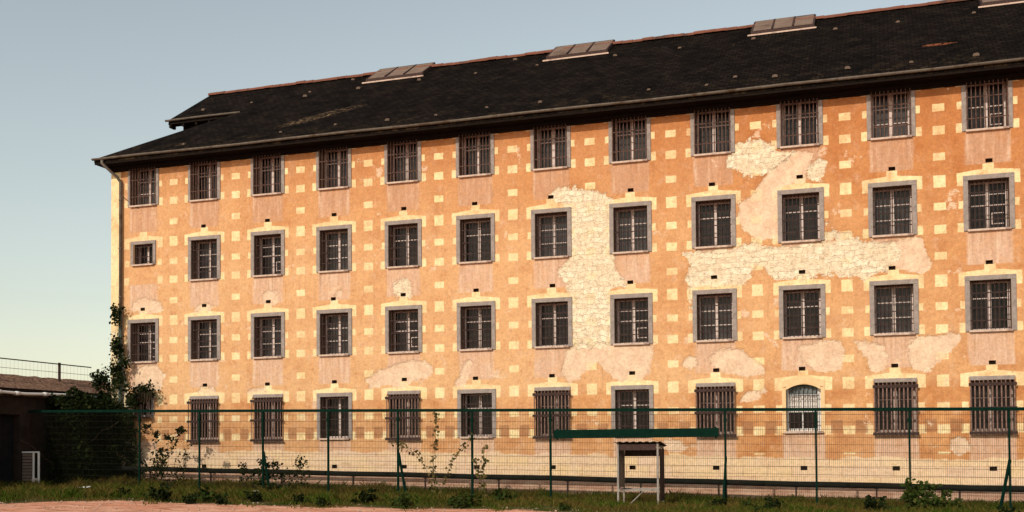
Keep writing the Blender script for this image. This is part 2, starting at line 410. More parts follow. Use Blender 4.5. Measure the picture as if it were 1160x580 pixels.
# plinth: dressed cream courses, then reddish weathered courses at the foot
pn = (m.noise(1.1, 5, .6, m.map(scale=(1,1,2), loc=(0,0,17))) - .5) * .55
pz = z + pn + x * .016
pl = pz.lt(1.80, .05); ft = (z + x * .0205 + pn * .12).lt(1.08, .03)
br = m.nt.nodes.new('ShaderNodeTexBrick'); cmb = m.nt.nodes.new('ShaderNodeCombineXYZ')
m.nt.links.new(x.o, cmb.inputs[0]); m.nt.links.new((z + x*.004).o, cmb.inputs[1]); m.nt.links.new(cmb.outputs[0], br.inputs['Vector'])
br.inputs['Color1'].default_value = (.78,.57,.32,1); br.inputs['Color2'].default_value = (.72,.52,.38,1); br.inputs['Mortar'].default_value = (.40,.24,.14,1)
br.inputs['Scale'].default_value = 1.0; br.inputs['Brick Width'].default_value = .72; br.inputs['Row Height'].default_value = .31
br.inputs['Mortar Size'].default_value = .012; br.inputs['Mortar Smooth'].default_value = .5
pcol = m.mix(m.ramp01(mid_n, .4, .62) * .55, br.outputs[0], (.76,.57,.40))
pcol = m.mix(m.ramp01(m.noise(2.0, 6, .7, m.map(scale=(.5,1,2.2))), .55, .68) * .6, pcol, (.46,.27,.16))
fcol = m.mix(m.ramp01(m.noise(2.4, 6, .7, m.map(scale=(.6,1,2.0), loc=(0,0,5))), .35, .65), (.40,.19,.125), (.62,.41,.30))
base = m.mix(pl * .85, base, pcol); base = m.mix(ft * .9, base, fcol)
grit = m.ramp01(m.noise(13, 3, .8, m.map(loc=(0,0,40))), .58, .70); tone = fine * .62 + spk * .85 + .27 + grit * .22
base = m.scale(base, tone)
m.color(base)
h = fine * .16 + spk * .22 - dc.gt(0.0, .09) * .75 - ds.gt(0.0, .14) * .8 - is_s * (joint * .35 + pit * .7) + is_s * cellr * .35
m.bump(h, .030, .9)
wall = w.build('wall', m.mat, blk)
me = wall.data
me.materials.append(simple('shaded_reveal_stone', (.13,.085,.06), (.20,.135,.10), 7, .95, .1))  # surround stone in a darker copy, the shade of the recesses coloured in
for i_ in range(n_face, len(me.polygons)): me.polygons[i_].material_index = 1
co = np.empty(len(me.vertices) * 3, np.float32); me.vertices.foreach_get('co', co); co = co.reshape(-1, 3)
for nm, P in (('d_stone', STONE), ('d_coat', COAT)):
    a = me.attributes.new(nm, 'FLOAT', 'POINT'); a.data.foreach_set('value', np.clip(sdf(P, co[:,0], co[:,2]), -.6, .6).astype(np.float32))

side_render = simple('side_wall_render', (.46,.25,.12), (.58,.36,.2), 1.5, .95, .1, bump=.01)
b = MB(); b.box(XL + .003, XL + .45, .003, 12, -.6, 12.5); b.box(XR - .45, XR - .003, .003, 12, -.6, 12.5); b.box(XL + .45, XR - .45, 11.55, 12, -.6, 12.5)
b.quad((XR-.2, .1, 12.5), (XR-.2, 11.9, 12.5), (XR-.2, RD, RZ - .35)); b.build('rear_walls', side_render, blk)
b = MB(); b.box(XL + .5, XR - .5, .60, 11, -.2, 12.3); b.build('dark_interior', simple('dark_room', (.01,.009,.008), (.015,.013,.012), 1), blk)

# ---- windows
def t_frame(v_):
    f = MB(); yb = .37 + v_ * .01; y1 = yb + .055
    f.box(-.54, -.475, yb, y1, .06, 1.47); f.box(.475, .54, yb, y1, .06, 1.47)
    f.box(-.05, .05, yb - .012, y1, .06, 1.47)
    f.box(-.475, -.05, yb+.01, y1, 1.42, 1.47); f.box(.05, .475, yb+.01, y1, 1.42, 1.47)
    f.box(-.475, -.05, yb, y1, .06, .12); f.box(.05, .475, yb, y1, .06, .12)
    zz_ = (.98, .98, .78)[v_]
    f.box(-.475, -.05, yb + .008, y1, zz_, zz_ + .03); f.box(.05, .475, yb + .008, y1, zz_, zz_ + .03)
    if v_ == 1:
        f.box(-.475, -.05, yb + .008, y1, .54, .565); f.box(.05, .475, yb + .008, y1, .54, .565)
    if v_ == 2:
        f.box(-.475, -.05, yb + .008, y1, 1.10, 1.125); f.box(.05, .475, yb + .008, y1, 1.10, 1.125); f.box(.10, .42, yb+.006, y1, .24, .27); f.box(.10,.125,yb+.006,y1,.27,.55); f.box(.10,.42,yb+.006,y1,.55,.575)
    return f
def bars_std(n=9, zt=1.47, w_=.54, yb=.06):
    f = MB()
    for i in range(n):
        xx_ = -w_ + 2 * w_ * (i + .5) / n + random.uniform(-.006, .006)
        f.tube([(xx_, yb, .05), (xx_, yb, zt)], .0135, 6)
    for zz_ in (.33, .70, 1.12):
        if zz_ < zt: f.box(-w_, w_, yb - .008, yb + .008, zz_ - .014, zz_ + .014)
    return f
def make_std(v_, top=False):
    o = t_frame(v_).build('window', timber, blk)
    s_ = MB(); yo = -.035                              # grey stone jambs and head, proud of the render
    for sx in (-1, 1):
        a, b_ = sorted((sx * .542, sx * .675)); s_.box(a, b_, yo, .012, .015, 1.472)
    s_.box(-.675, .675, yo - .004, .012, 1.474, 1.61)
    s_.build('surround', grey_stone, o, bevel=.006)
    q = MB(); q.box(-.575, .575, -.085, .29, -.012, .052); q.build('sill', sill_stone, o, bevel=.008)
    p = MB(); p.box(-.50, .50, .41, .42, .09, 1.45); p.build('pane', (glass, glass2, glass)[v_], o)
    if top:
        g_ = MB()
        for i in range(10):
            xx_ = -.53 + 1.06 * i / 9 + random.uniform(-.008, .008); g_.tube([(xx_, -.07, .07), (xx_, -.07, 1.45)], .0165, 6)
        for zz_ in (.36, .98): g_.box(-.56, .56, -.060, -.046, zz_ - .014, zz_ + .014)
        for sx in (-.55, .55):
            for zz_ in (.36, .98): g_.beam((sx, -.055, zz_), (sx, .02, zz_), .02, .025)
        g_.build('bars', top_iron, o)
    else: bars_std().build('bars', iron_dark, o)
    return o
def make_cage():
    f = t_frame(0); o = MB(); o.v = [(p[0]*1.055, p[1], p[2]*1.02) for p in f.v]; o.f = f.f
    o = o.build('window', dull_timber, blk)
    s_ = MB(); s_.box(-.60, .60, -.03, .012, 1.502, 1.62); s_.build('surround', grey_stone, o, bevel=.006)
    q = MB(); q.box(-.59, .59, -.05, .29, -.012, .052); q.build('sill', sill_stone, o, bevel=.006)
    p = MB(); p.box(-.54, .54, .41, .42, .09, 1.5); p.build('pane', glass, o)
    c = MB()
    for i in range(11):
        xx_ = -.575 + 1.15 * i / 10 + random.uniform(-.006, .006)
        c.tube([(xx_, -.012, 1.50), (xx_, -.09, 1.49), (xx_, -.125, 1.42), (xx_, -.125, .0), (xx_, -.012, -.02)], .0215, 6)
    for xx_ in (-.575, .575):
        for zz_ in (1.36, .70, .02): c.beam((xx_, -.125, zz_), (xx_, -.005, zz_), .022, .045)
    cg = c.build('bars', cage_iron, o)
    for zz_, hh in ((1.38, .085), (.70, .075), (.0, .085)):
        st = MB(); st.box(-.63, .63, -.160, -.147, zz_ - hh/2, zz_ + hh/2); st.build('strap', iron_dark, cg)
    return o
def make_small(caged):
    f = MB()
    W = .42 if not caged else .36; H = .78
    f.box(-W, -W + .06, .30, .35, .05, H); f.box(W - .06, W, .30, .35, .05, H); f.box(-.035, .035, .29, .35, .05, H)
    f.box(-W + .06, -.035, .30, .35, .05, .13); f.box(.035, W - .06, .30, .35, .05, .13)
    o = f.build('window', timber, blk)
    s_ = MB()
    for sx in (-1, 1):
        a, b_ = sorted((sx * (W + .003), sx * (W + .125))); s_.box(a, b_, -.035, .012, .015, H + .003)
    s_.box(-W - .125, W + .125, -.039, .012, H + .005, H + .13); s_.build('surround', grey_stone, o, bevel=.006)
    q = MB(); q.box(-W - .06, W + .06, -.085, .29, -.012, .048); q.build('sill', sill_stone, o, bevel=.008)
    p = MB(); p.box(-W + .04, W - .04, .335, .345, .08, H); p.build('pane', glass, o)
    if caged:
        c = MB()
        for i in range(7): c.tube([(-.4 + .8*i/6, -.16, .0), (-.4 + .8*i/6, -.16, .86)], .014, 6)
        for sx in (-.4, .4):
            for zz_ in (.02, .80): c.beam((sx, -.17, zz_), (sx, -.005, zz_), .02, .04)
        cg = c.build('bars', iron_rust, o)
        for zz_ in (.02, .80):
            st = MB(); st.box(-.46, .46, -.19, -.176, zz_ - .025, zz_ + .025); st.build('strap', iron_dark, cg)
    else: bars_std(7, .78, W).build('bars', iron_dark, o)
    return o
def make_arch():
    f = MB(); yb = .20
    f.box(-.50, -.44, yb, yb+.06, .06, 1.46); f.box(.40, .50, yb, yb+.06, .06, 1.46); f.box(-.055, -.005, yb-.01, yb+.06, .06, 1.12)
    f.box(-.44, .40, yb, yb+.06, 1.10, 1.16); f.box(-.44, .40, yb+.002, yb+.06, .63, .70); f.box(-.44, .40, yb, yb+.06, .06, .14)
    for i in range(1, 5):
        for xa, xb in ((-.44, -.055), (-.005, .40)): f.box(xa + (xb-xa)*i/5 - .008, xa + (xb-xa)*i/5 + .008, yb+.006, yb+.05, .70, 1.10)
    for zz_ in (.83, .97): f.box(-.44, .40, yb+.008, yb+.05, zz_-.008, zz_+.008)
    o = f.build('window', white_timber, blk)
    p = MB(); p.box(-.46, .46, yb+.03, yb+.04, .1, .66); p.build('pane', glass, o)
    p = MB(); p.box(-.46, .46, yb+.045, yb+.05, .67, 1.12); p.build('frosted_pane', simple('frosted_pane', (.62,.55,.50), (.72,.65,.60), 4, .4, .4), o)
    p = MB(); p.box(-.46, .46, yb+.03, yb+.04, 1.14, 1.46)
    for i in range(7): p.box(-.42 + .12*i, -.36 + .12*i, yb-.02, yb+.02, 1.18, 1.40)
    p.build('vent_louvre', simple('grey_louvre', (.10,.12,.12), (.17,.19,.19), 6), o)
    s_ = MB(); n = 12                                   # the segmental head closes the square opening to an arch
    def zarc(xx_): return 1.46 - .16 * (xx_ / .5)**2
    for i in range(n):
        a = -.5 + i / n; b_ = -.5 + (i + 1) / n
        s_.v += [(a, -.02, zarc(a)), (b_, -.02, zarc(b_)), (b_, -.02, 1.475), (a, -.02, 1.475), (a, .24, zarc(a)), (b_, .24, zarc(b_))]
        k = len(s_.v) - 6; s_.f += [(k, k+1, k+2, k+3), (k, k+4, k+5, k+1)]
    # the band of dressed stone round the head
    for i in range(n):
        a = -.62 + 1.24 * i / n; b_ = -.62 + 1.24 * (i + 1) / n
        za = 1.48 - .12 * (a/.62)**2; zb = 1.48 - .12 * (b_/.62)**2
        s_.quad((a, -.022, za), (b_, -.022, zb), (b_, -.022, zb + .2), (a, -.022, za + .2))
        s_.quad((a, -.022, za + .2), (b_, -.022, zb + .2), (b_, .005, zb + .2), (a, .005, za + .2))
    s_.box(-.62, -.505, -.022, .01, 0, 1.365); s_.box(.505, .62, -.022, .01, 0, 1.365)
    s_.build('surround', simple('pale_dressed_stone', (.72,.47,.24), (.76,.54,.31), 5, .95, .1), o)
    q = MB(); q.box(-.56, .56, -.085, .2, -.012, .06); q.build('sill', sill_stone, o, bevel=.008)
    bars_std(7, 1.3, .46, .03).build('bars', iron_dark, o)
    return o
protos = {}
def window(kind, v_, loc):
    key_ = (kind, v_)
    if key_ not in protos:
        o = make_std(v_, kind == 'top') if kind in ('std', 'top') else make_cage() if kind == 'cage' else make_arch() if kind == 'arch' else make_small(kind == 'smallcage')
        protos[key_] = o; o.location = loc; return o
    return copy_tree(protos[key_], blk, loc)
for r in range(4):
    for k in range(NC):
        kd = kind_of(r, k); v_ = random.choice((0, 0, 1, 1, 2)) if kd in ('std', 'top') else 0
        o = window(kd, v_, (k*SP, 0, base_z(r, k)))
        if kd == 'arch': o['label'] = 'white arched window with small panes in its upper half'
        elif kd == 'cage': o['label'] = 'window behind a projecting rusty iron cage'
        elif kd in ('small', 'smallcage'): o['label'] = 'half-height barred window beside the downpipe'
        elif 'label' in o: del o['label']

# ---- roof
roof_m = M('black_mossy_slates', .95, .03)
rx, ry, rz = roof_m.sep()
c = roof_m.mix(roof_m.ramp01(roof_m.noise(1.2, 6, .65), .35, .65), (.006,.0045,.0038), (.017,.012,.0095))
spot = roof_m.ramp01(roof_m.noise(7.5, 5, .75), .60, .72)
zone = roof_m.ramp01(roof_m.noise(.42, 4, .6, roof_m.map(loc=(3,1,0))), .42, .66)
c = roof_m.mix(spot * (zone * .85 + .25), c, (.085,.052,.035))
lich = ((rx - 6.5) * (rx - 6.5) * .45 + (ry - 1.45 - (rx - 6.5)*.5) * (ry - 1.45 - (rx - 6.5)*.5) * 6.0).lt(.75, .9)
c = roof_m.mix(lich * roof_m.ramp01(roof_m.noise(9, 5, .7), .48, .62) * .8, c, (.27,.18,.105))
leaf_rust = ((rx - 27.45) * (rx - 27.45) * .9 + (ry - 1.55) * (ry - 1.55) * 22.0).lt(.22, .06)
c = roof_m.mix(leaf_rust * roof_m.ramp01(roof_m.noise(8, 4, .6), .42, .5), c, (.27,.085,.04))
nearedge = ry.lt(.25, .6) * roof_m.ramp01(roof_m.noise(2.2, 5, .7), .52, .66)
c = roof_m.mix(nearedge * .5, c, (.075,.05,.028))
bk = roof_m.nt.nodes.new('ShaderNodeTexBrick'); cm = roof_m.nt.nodes.new('ShaderNodeCombineXYZ')
roof_m.nt.links.new(rx.o, cm.inputs[0]); roof_m.nt.links.new(ry.o, cm.inputs[1]); roof_m.nt.links.new(cm.outputs[0], bk.inputs['Vector'])
bk.inputs['Color1'].default_value = (.55,.55,.55,1); bk.inputs['Color2'].default_value = (1.15,1.1,1.05,1); bk.inputs['Mortar'].default_value = (.25,.25,.25,1)
bk.inputs['Scale'].default_value = 1; bk.inputs['Brick Width'].default_value = .26; bk.inputs['Row Height'].default_value = .17; bk.inputs['Mortar Size'].default_value = .012
mu = roof_m.nt.nodes.new('ShaderNodeMix'); mu.data_type = 'RGBA'; mu.blend_type = 'MULTIPLY'; mu.inputs[0].default_value = 1
roof_m.nt.links.new(c, mu.inputs[6]); roof_m.nt.links.new(bk.outputs[0], mu.inputs[7]); roof_m.color(mu.outputs[2])
bw = roof_m.nt.nodes.new('ShaderNodeRGBToBW'); roof_m.nt.links.new(bk.outputs[0], bw.inputs[0])
roof_m.bump(S(roof_m.nt, bw.outputs[0]) + roof_m.noise(8, 4, .6), .02, .8); roof_m = roof_m.mat

def zr(yy): return EZ + SL * (yy - EY)
X0, XE = XL - .25, XR + .3
HX, HY = 2.10, 3.14                                     # where the hip meets the upper eave line
GXL = -1.18                                             # left end of the upper gable roof
T = .14
b = MB()
def slope(pts):                                          # a slab of roof: top polygon (x,y) on the front plane and its mirror behind
    for mir in (0, 1):
        top = [(px, (py if not mir else 12 - py), zr(py)) for px, py in pts]
        if mir: top = top[::-1]
        bot = [(p[0], p[1], p[2] - T) for p in top]
        n = len(top); k = len(b.v); b.v += top + bot
        b.f.append(tuple(range(k, k + n))); b.f.append(tuple(range(k + n, k + 2*n))[::-1])
        for i in range(n): b.f.append((k + i, k + n + i, k + n + (i+1) % n, k + (i+1) % n))
def strips(x0, x1, y0, y1, n):
    for i in range(n):
        pass
slope([(X0, EY), (XE, EY), (XE, HY), (HX, HY)])
slope([(GXL, HY + .001), (XE, HY + .001), (XE, RD), (GXL, RD)])
# hip end under the gable
zh = zr(HY)
for q in ([(X0, EY, EZ), (HX, HY, zh), (HX, 12-HY, zh), (X0, 12-EY, EZ)],):
    b.quad(*q[::-1]); b.quad(*[(p[0], p[1], p[2]-T) for p in q])
roof = b.build('roof', roof_m, blk)
# tiny sag so the eave and ridge are not ruler-straight
# ridge tiles
b = MB(); xx_ = GXL; i = 0
while xx_ < XE:
    L = .38; r0 = .105 + random.uniform(-.006, .012); dz = random.uniform(-.012, .012)
    prof = [(math.cos(t) * r0 * 1.35, math.sin(t) * r0) for t in np.linspace(-.25, math.pi + .25, 8)]
    k = len(b.v)
    for e in (xx_, xx_ + L + .02):
        g = .0 if e == xx_ else .012
        b.v += [(e, RD + p * (1 + g), RZ + .0 + dz + q * (1 + g*4)) for p, q in prof]
    for j in range(7): b.f.append((k + j, k + 8 + j, k + 9 + j, k + 1 + j))
    b.f.append(tuple(k + j for j in range(8))[::-1]); b.f.append(tuple(k + 8 + j for j in range(8)))
    xx_ += L
b.build('ridge_tiles', ridge_m, roof)
# small ventilation tiles scattered in two rows
VENTS = [(-.13,3.93),(1.97,4.16),(4.39,4.12),(7.73,.23),(5.67,.06),(1.77,-.1),(5.71,5.64),(6.6,4.31),(4.32,4.64),(9.09,4.46),(11.39,4.44),(12.57,5.62),(13.78,4.53),(9.78,.08),(11.58,.06),(13.32,.27),(15.19,.19),(16.72,4.52),(19.05,4.49),(21.61,4.51),(18.77,.24),(20.62,.07),(21.44,.55),(22.68,.16),(24.33,4.48),(26.32,4.41),(28.65,4.4),(24.8,.18),(26.59,.09),(28.34,.06)]
b = MB(); n_ = (b.v, b.f)
wv = .13
b.v += [(-wv, 0, 0), (wv, 0, 0), (.10, .30, .30*SL + .005), (-.10, .30, .30*SL + .005), (-.10, .0, .10), (.10, .0, .10), (.0, .0, .13)]
b.f += [(0,1,5,6,4), (1,2,5), (0,4,3), (4,6,3), (6,5,2), (6,2,3)]
vp = b.build('roof_vent', vent_m, roof)
for i, (vx, vy) in enumerate(VENTS):
    o = vp if i == 0 else vp.copy()
    if i: COL.objects.link(o); o.parent = roof
    s_ = random.uniform(.4, .75); o.scale = (s_, s_, s_); o.rotation_euler = (0, 0, random.uniform(-.25, .25))
    o.location = (vx, vy, zr(vy) + .004)
# roof lights by the ridge
def rooflight(x0, x1, y0=5.02):
    f = MB(); y1 = RD + .28; za = zr(y0); zb = RZ + .30; n = 3
    # side cheeks and frame
    for xx_ in (x0, x1):
        f.v += [(xx_ - .03, y0, za - .02), (xx_ - .03, y0, za + .16), (xx_ - .03, y1, zb), (xx_ - .03, y1, zb - .3), (xx_ + .03, y0, za - .02), (xx_ + .03, y0, za + .16), (xx_ + .03, y1, zb), (xx_ + .03, y1, zb - .3)]
        k = len(f.v) - 8; f.f += [(k, k+1, k+2, k+3)[::-1], (k+4, k+5, k+6, k+7), (k, k+4, k+5, k+1)[::-1], (k+1, k+5, k+6, k+2)[::-1], (k+2, k+6, k+7, k+3)[::-1]]
    f.beam((x0, y0, za + .06), (x1, y0, za + .06), .05, .16); f.beam((x0, y1, zb - .05), (x1, y1, zb - .05), .05, .12)
    for i in range(1, n): f.beam((x0 + (x1-x0)*i/n, y0, za + .165), (x0 + (x1-x0)*i/n, y1, zb + .005), .06, .04)
    fr = f.build('rooflight', iron_dark, roof)
    for i in range(n):
        a = x0 + (x1-x0)*i/n + .035; e = x0 + (x1-x0)*(i+1)/n - .035
        p = MB(); dz = random.uniform(-.01, .02)
        p.v = [(a, y0+.02, za + .15), (e, y0+.02, za + .15), (e, y1-.02, zb - .005 + dz), (a, y1-.02, zb - .005 + dz)]
        p.v += [(q[0], q[1], q[2] - .03) for q in p.v]
        p.f = [(0,1,2,3), (7,6,5,4), (0,4,5,1), (1,5,6,2), (2,6,7,3), (3,7,4,0)]
        p.build('rooflight_pane', hatch_m, fr)
    g = MB(); g.box(x0 - .12, x1 + .1, y0 - .16, y0 - .10, zr(y0 - .13) + .01, zr(y0 - .13) + .06); g.build('flashing', sill_stone, fr)
for a in ((6.62, 9.0), (14.02, 16.3), (21.5, 23.6), (28.95, 31.1)): rooflight(*a)
# the little gable block at the hip, and its eave
gable_m = simple('gablet_wall', (.34,.22,.15), (.46,.31,.22), 3, .95, .1)
b = MB(); b.box(-.68, HX + .6, HY + .32, 11.6 - HY, 12.5, zr(HY) + .1); b.build('gablet_wall', gable_m, blk)
b = MB(); b.box(-.70, HX + .2, HY + .30, HY + .317, zr(HY) - .62, zr(HY) + .05); b.build('gablet_shade_strip', soffit_m, blk)  # eave shade on the gablet wall, put in as a near-black strip
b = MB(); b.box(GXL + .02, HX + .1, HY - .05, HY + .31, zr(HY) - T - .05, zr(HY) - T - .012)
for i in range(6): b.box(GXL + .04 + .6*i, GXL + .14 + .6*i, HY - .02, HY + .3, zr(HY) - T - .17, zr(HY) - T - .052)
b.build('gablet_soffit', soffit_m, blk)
def gutter(xa, xb, yy, zz_, r, nm):
    b = MB(); prof = [(math.cos(t) * r, math.sin(t) * r) for t in np.linspace(math.pi, 2*math.pi, 7)]
    segs = max(2, int((xb - xa) / 2)); k0 = len(b.v)
    for i in range(segs + 1):
        e = xa + (xb - xa) * i / segs; dz = .012 * math.sin(i * 1.7) + (.0)
        b.v += [(e, yy + p, zz_ + q + dz) for p, q in prof] + [(e, yy + p*.86, zz_ + q*.86 + dz) for p, q in prof[::-1]]
    for i in range(segs):
        for j in range(13): k = k0 + i*14 + j; b.f.append((k, k + 14, k + 15, k + 1))
        k = k0 + i*14; b.f.append((k + 13, k + 27, k + 14, k))
    b.f.append(tuple(range(k0, k0 + 14))); b.f.append(tuple(range(len(b.v) - 14, len(b.v)))[::-1])
    return b.build(nm, zinc, blk)
gutter(X0 - .04, XE, EY - .05, EZ + .0, .068, 'gutter')
gutter(GXL - .1, HX + .05, HY - .05, zr(HY) - .01, .065, 'gutter')
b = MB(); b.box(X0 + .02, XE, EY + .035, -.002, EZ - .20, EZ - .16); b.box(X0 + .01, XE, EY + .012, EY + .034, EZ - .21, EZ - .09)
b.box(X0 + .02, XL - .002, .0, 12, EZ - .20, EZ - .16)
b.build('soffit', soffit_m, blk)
b = MB(); b.box(XL - .02, XE - .02, -.075, -.004, 12.09, EZ - .202); b.box(XL - .02, XE - .02, -.13, -.076, 12.15, EZ - .202); b.build('eave_shade_board', soffit_m, blk)  # dark board added to draw the eave's shadow along the wall top
# downpipe
b = MB(); b.tube([(-1.28, EY - .05, EZ - .08), (-1.28, EY - .05, EZ - .2), (-1.2, EY + .02, EZ - .3), (-1.0, -.2, EZ - .62), (-.93, -.10, EZ - .80), (-.93, -.10, 7.0)], .055, 8)
for zz_ in (11.0, 9.2, 7.4): b.tube([(-.93, -.10, zz_), (-.93, -.10, zz_ + .05)], .07, 8)
dp = b.build('downpipe', zinc, blk, smooth=True)
b = MB(); b.tube([(-.93, -.10, 7.0), (-.93, -.10, .3)], .068, 8); b.build('downpipe_foot', simple('green_cast_iron', (.05,.085,.07), (.10,.12,.10), 5, .6, .3, c3=(.2,.1,.06)), dp, smooth=True)
b = MB(); b.tube([(-.88, -.03, 11.15), (-.3, -.03, 10.72), (-.2, -.03, 10.68)], .012, 5); b.build('cable', iron_dark, blk)

# ------------------------------------------------------------------ heating pipe along the foot of the wall
pr_ = root('service_pipe', 'thick dark service pipe on short legs along the foot of the barred building', 'pipe', (14, -.8, gz(14)))
def pz(xx_): return 1.065 - .0205 * (xx_ - 2.9)
def off(o, p): return tuple(Vector(p) - Vector(o.location))
b = MB(); pts = []
xx_ = -1.3
while xx_ < 36: pts.append(off(pr_, (xx_, -.8, pz(xx_) + .008 * math.sin(xx_ * 1.3)))); xx_ += 1.22
b.tube(pts, .088, 10); pb = b.build('pipe_run', pipe_m, pr_, smooth=True)
for xx_ in (.9, 3.4, 6.2, 8.9, 11.5, 14.03, 16.3, 18.61, 20.97, 23.21, 25.44, 27.64, 30.1, 32.6):
    b = MB(); b.box(-.025, .025, -.025, .025, gz(xx_) - .1, pz(xx_) - .07); b.box(-.06, .06, -.03, .03, pz(xx_) - .1, pz(xx_) - .085)
    b.build('leg', iron_dark, pr_, (xx_ - 14, 0, -gz(14)))

# ------------------------------------------------------------------ mesh fence
FY = -3.6
fence = root('mesh_fence', 'tall green welded-mesh fence with a top rail in front of the barred building', 'fence', (14.18, FY, gz(14.18)))
def fo(x_, y_, z_): return (x_ - fence.location.x, y_ - FY, z_ - fence.location.z)
def ftop(x_): return 3.065 - .0155 * (x_ - 2.0)
POST = [2.57, 4.85, 7.17, 9.46, 11.80, 14.18, 16.58, 21.55, 23.94, 26.28, 28.65, 31.0, 33.4]
for x_ in POST:
    b = MB(); b.beam(fo(x_, FY, gz(x_) - .2), fo(x_, FY, ftop(x_) - .02), .052); b.beam(fo(x_, FY, ftop(x_) - .32), fo(x_, FY, ftop(x_) - .24), .085)
    b.build('post', green_paint, fence)
b = MB(); b.beam(fo(-1.88, FY, ftop(-1.88)), fo(33.45, FY, ftop(33.45)), .08, .085); b.build('top_rail', green_paint, fence)
for x_, dx in ((7.17, .42), (11.80, .40), (21.55, -.06), (28.65, -.30)):
    b = MB(); b.beam(fo(x_ + .01, FY + .02, ftop(x_) - 1.28), fo(x_ + dx, FY - .25, gz(x_) - .1), .058); b.build('brace', green_paint, fence)
ends = [-1.86] + POST
for a, e in zip(ends[:-1], ends[1:]):
    b = MB(); n = int((e - a - .08) / .05)
    for i in range(n + 1):
        xv = a + .04 + (e - a - .08) * i / n
        b.beam(fo(xv, FY, gz(xv) + .06), fo(xv, FY, ftop(xv) - .05), .0048, .0048)
    nz_ = 12
    for j in range(nz_ + 1):
        z0_ = gz(a) + .08 + .2 * j; z1_ = gz(e) + .08 + .2 * j
        for sy in (-.006, .006): b.beam(fo(a + .03, FY + sy, z0_), fo(e - .03, FY + sy, z1_), .0085, .0085)
    b.build('mesh_panel', green_wire, fence)
b = MB(); b.box(16.70 - 14.18, 21.39 - 14.18, -.09, -.045, 2.02 - fence.location.z, 2.265 - fence.location.z)
bo = b.build('crossbeam', green_paint, fence, bevel=.008)
b = MB()
for xx_ in (16.8, 21.3): b.beam(fo(xx_, FY - .05, 1.98), fo(xx_, FY - .05, 2.30), .05)
b.build('clamp', green_paint, fence)

# ------------------------------------------------------------------ bench shelter
sh = root('bench_shelter', 'small open steel shelter with a corrugated roof in front of the fence', 'shelter', (19.30, -4.1, gz(19.30)))
W2 = .55; yb, yf = .36, -.36; Ht = 1.62
PM = simple('flaking_post_paint', (.30,.24,.20), (.10,.075,.062), 18, .7, .3, c3=(.48,.40,.34))
for x_ in (-W2, W2):
    for y_ in (yf, yb):
        b = MB(); b.beam((x_, y_, -.1), (x_, y_, Ht + (.05 if y_ == yf else .0)), .05); b.build('post', galv if y_ == yf else PM, sh)
b = MB()
for x_ in (-W2, W2):
    b.beam((x_, yf, .42), (x_, yb, .42), .04); b.beam((x_, yf, Ht - .02), (x_, yb, Ht - .06), .05)
b.beam((-W2, yf, .40), (W2, yf, .40), .045); b.beam((-W2, yb, .42), (W2, yb, .42), .04); b.beam((-W2, yb, 1.35), (W2, yb, 1.35), .045)
b.build('crossbar', galv, sh)
for x_ in (-W2 + .005, W2 + .045):                       # perforated side screens
    b = MB(); b.box(x_ - .006, x_ + .006, yf + .035, yb - .035, .46 if x_ < 0 else .1, Ht - .1); b.build('side_screen', PM if x_ < 0 else iron_dark, sh)
b = MB(); N = 44
def zc(i): return .012 * math.cos(2 * math.pi * i / N * 7)
for i in range(N + 1):
    x_ = -W2 - .1 + (2*W2 + .20) * i / N
    sag = -.05 * max(0, (x_ - .55)) 
    b.v += [(x_, yf - .12, Ht + .10 + zc(i) + sag), (x_, yb + .14, Ht - .02 + zc(i) + sag), (x_, yf - .12, Ht + .094 + zc(i) + sag), (x_, yb + .14, Ht - .026 + zc(i) + sag)]
for i in range(N):
    k = 4*i; b.f += [(k, k+4, k+5, k+1), (k+2, k+3, k+7, k+6), (k, k+2, k+6, k+4)]
b.build('roof', sheet_m, sh)
b = MB(); b.box(-W2 + .04, W2 - .04, yb - .03, yb - .018, Ht - .30, Ht - .08); b.build('back_board', iron_dark, sh)
b = MB(); b.box(-W2 + .04, W2 - .04, yf - .04, yf - .028, Ht - .13, Ht + .03); b.build('fascia', iron_dark, sh)
b = MB(); b.tube([(-.25, yf - .15, -.02), (.12, yf + .05, .36)], .016, 6); b.build('strut', galv, sh)

# ------------------------------------------------------------------ annex on the left
AX = -1.9
an = root('annex_building', 'low dark annex with a tiled lean-to roof left of the barred building', 'building', (AX - 2.5, -6, gz(-4)))
def ao(x_, y_, z_): return (x_ - an.location.x, y_ - an.location.y, z_ - an.location.z)
def abox(b, x0, x1, y0, y1, z0, z1): 
    p = ao(x0, y0, z0); q = ao(x1, y1, z1); b.box(p[0], q[0], p[1], q[1], p[2], q[2])
b = MB(); DY0, DY1, DZ = -4.9, -4.0, 3.0
abox(b, AX - 6, AX, -17, DY0, -.1, 3.62); abox(b, AX - 6, AX, DY1, 1.6, -.1, 3.62); abox(b, AX - 6, AX, DY0 + .002, DY1 - .002, DZ, 3.615)
abox(b, AX - 6, AX - .35, DY0 + .002, DY1 - .002, -.1, DZ - .002)
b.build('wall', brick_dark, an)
b = MB(); abox(b, AX - .345, AX - .27, DY0 + .05, DY1 - .05, .4, DZ - .05); do = b.build('door', door_m, an)
b = MB(); abox(b, AX - .27, AX - .2, DY0 + .15, DY0 + .19, 1.4, 1.6); b.build('handle', iron_dark, do)
tile_m = M('gravelly_old_tiles', .95, .1)
tn = tile_m.noise(9, 6, .75)
tcol = tile_m.mix(tile_m.ramp01(tn, .38, .66), (.075,.038,.025), (.42,.26,.175)); tile_m.color(tcol); tile_m.bump(tn, .05, 1); tile_m = tile_m.mat
b = MB(); y0_, y1_ = -17.2, 1.7
n = 60
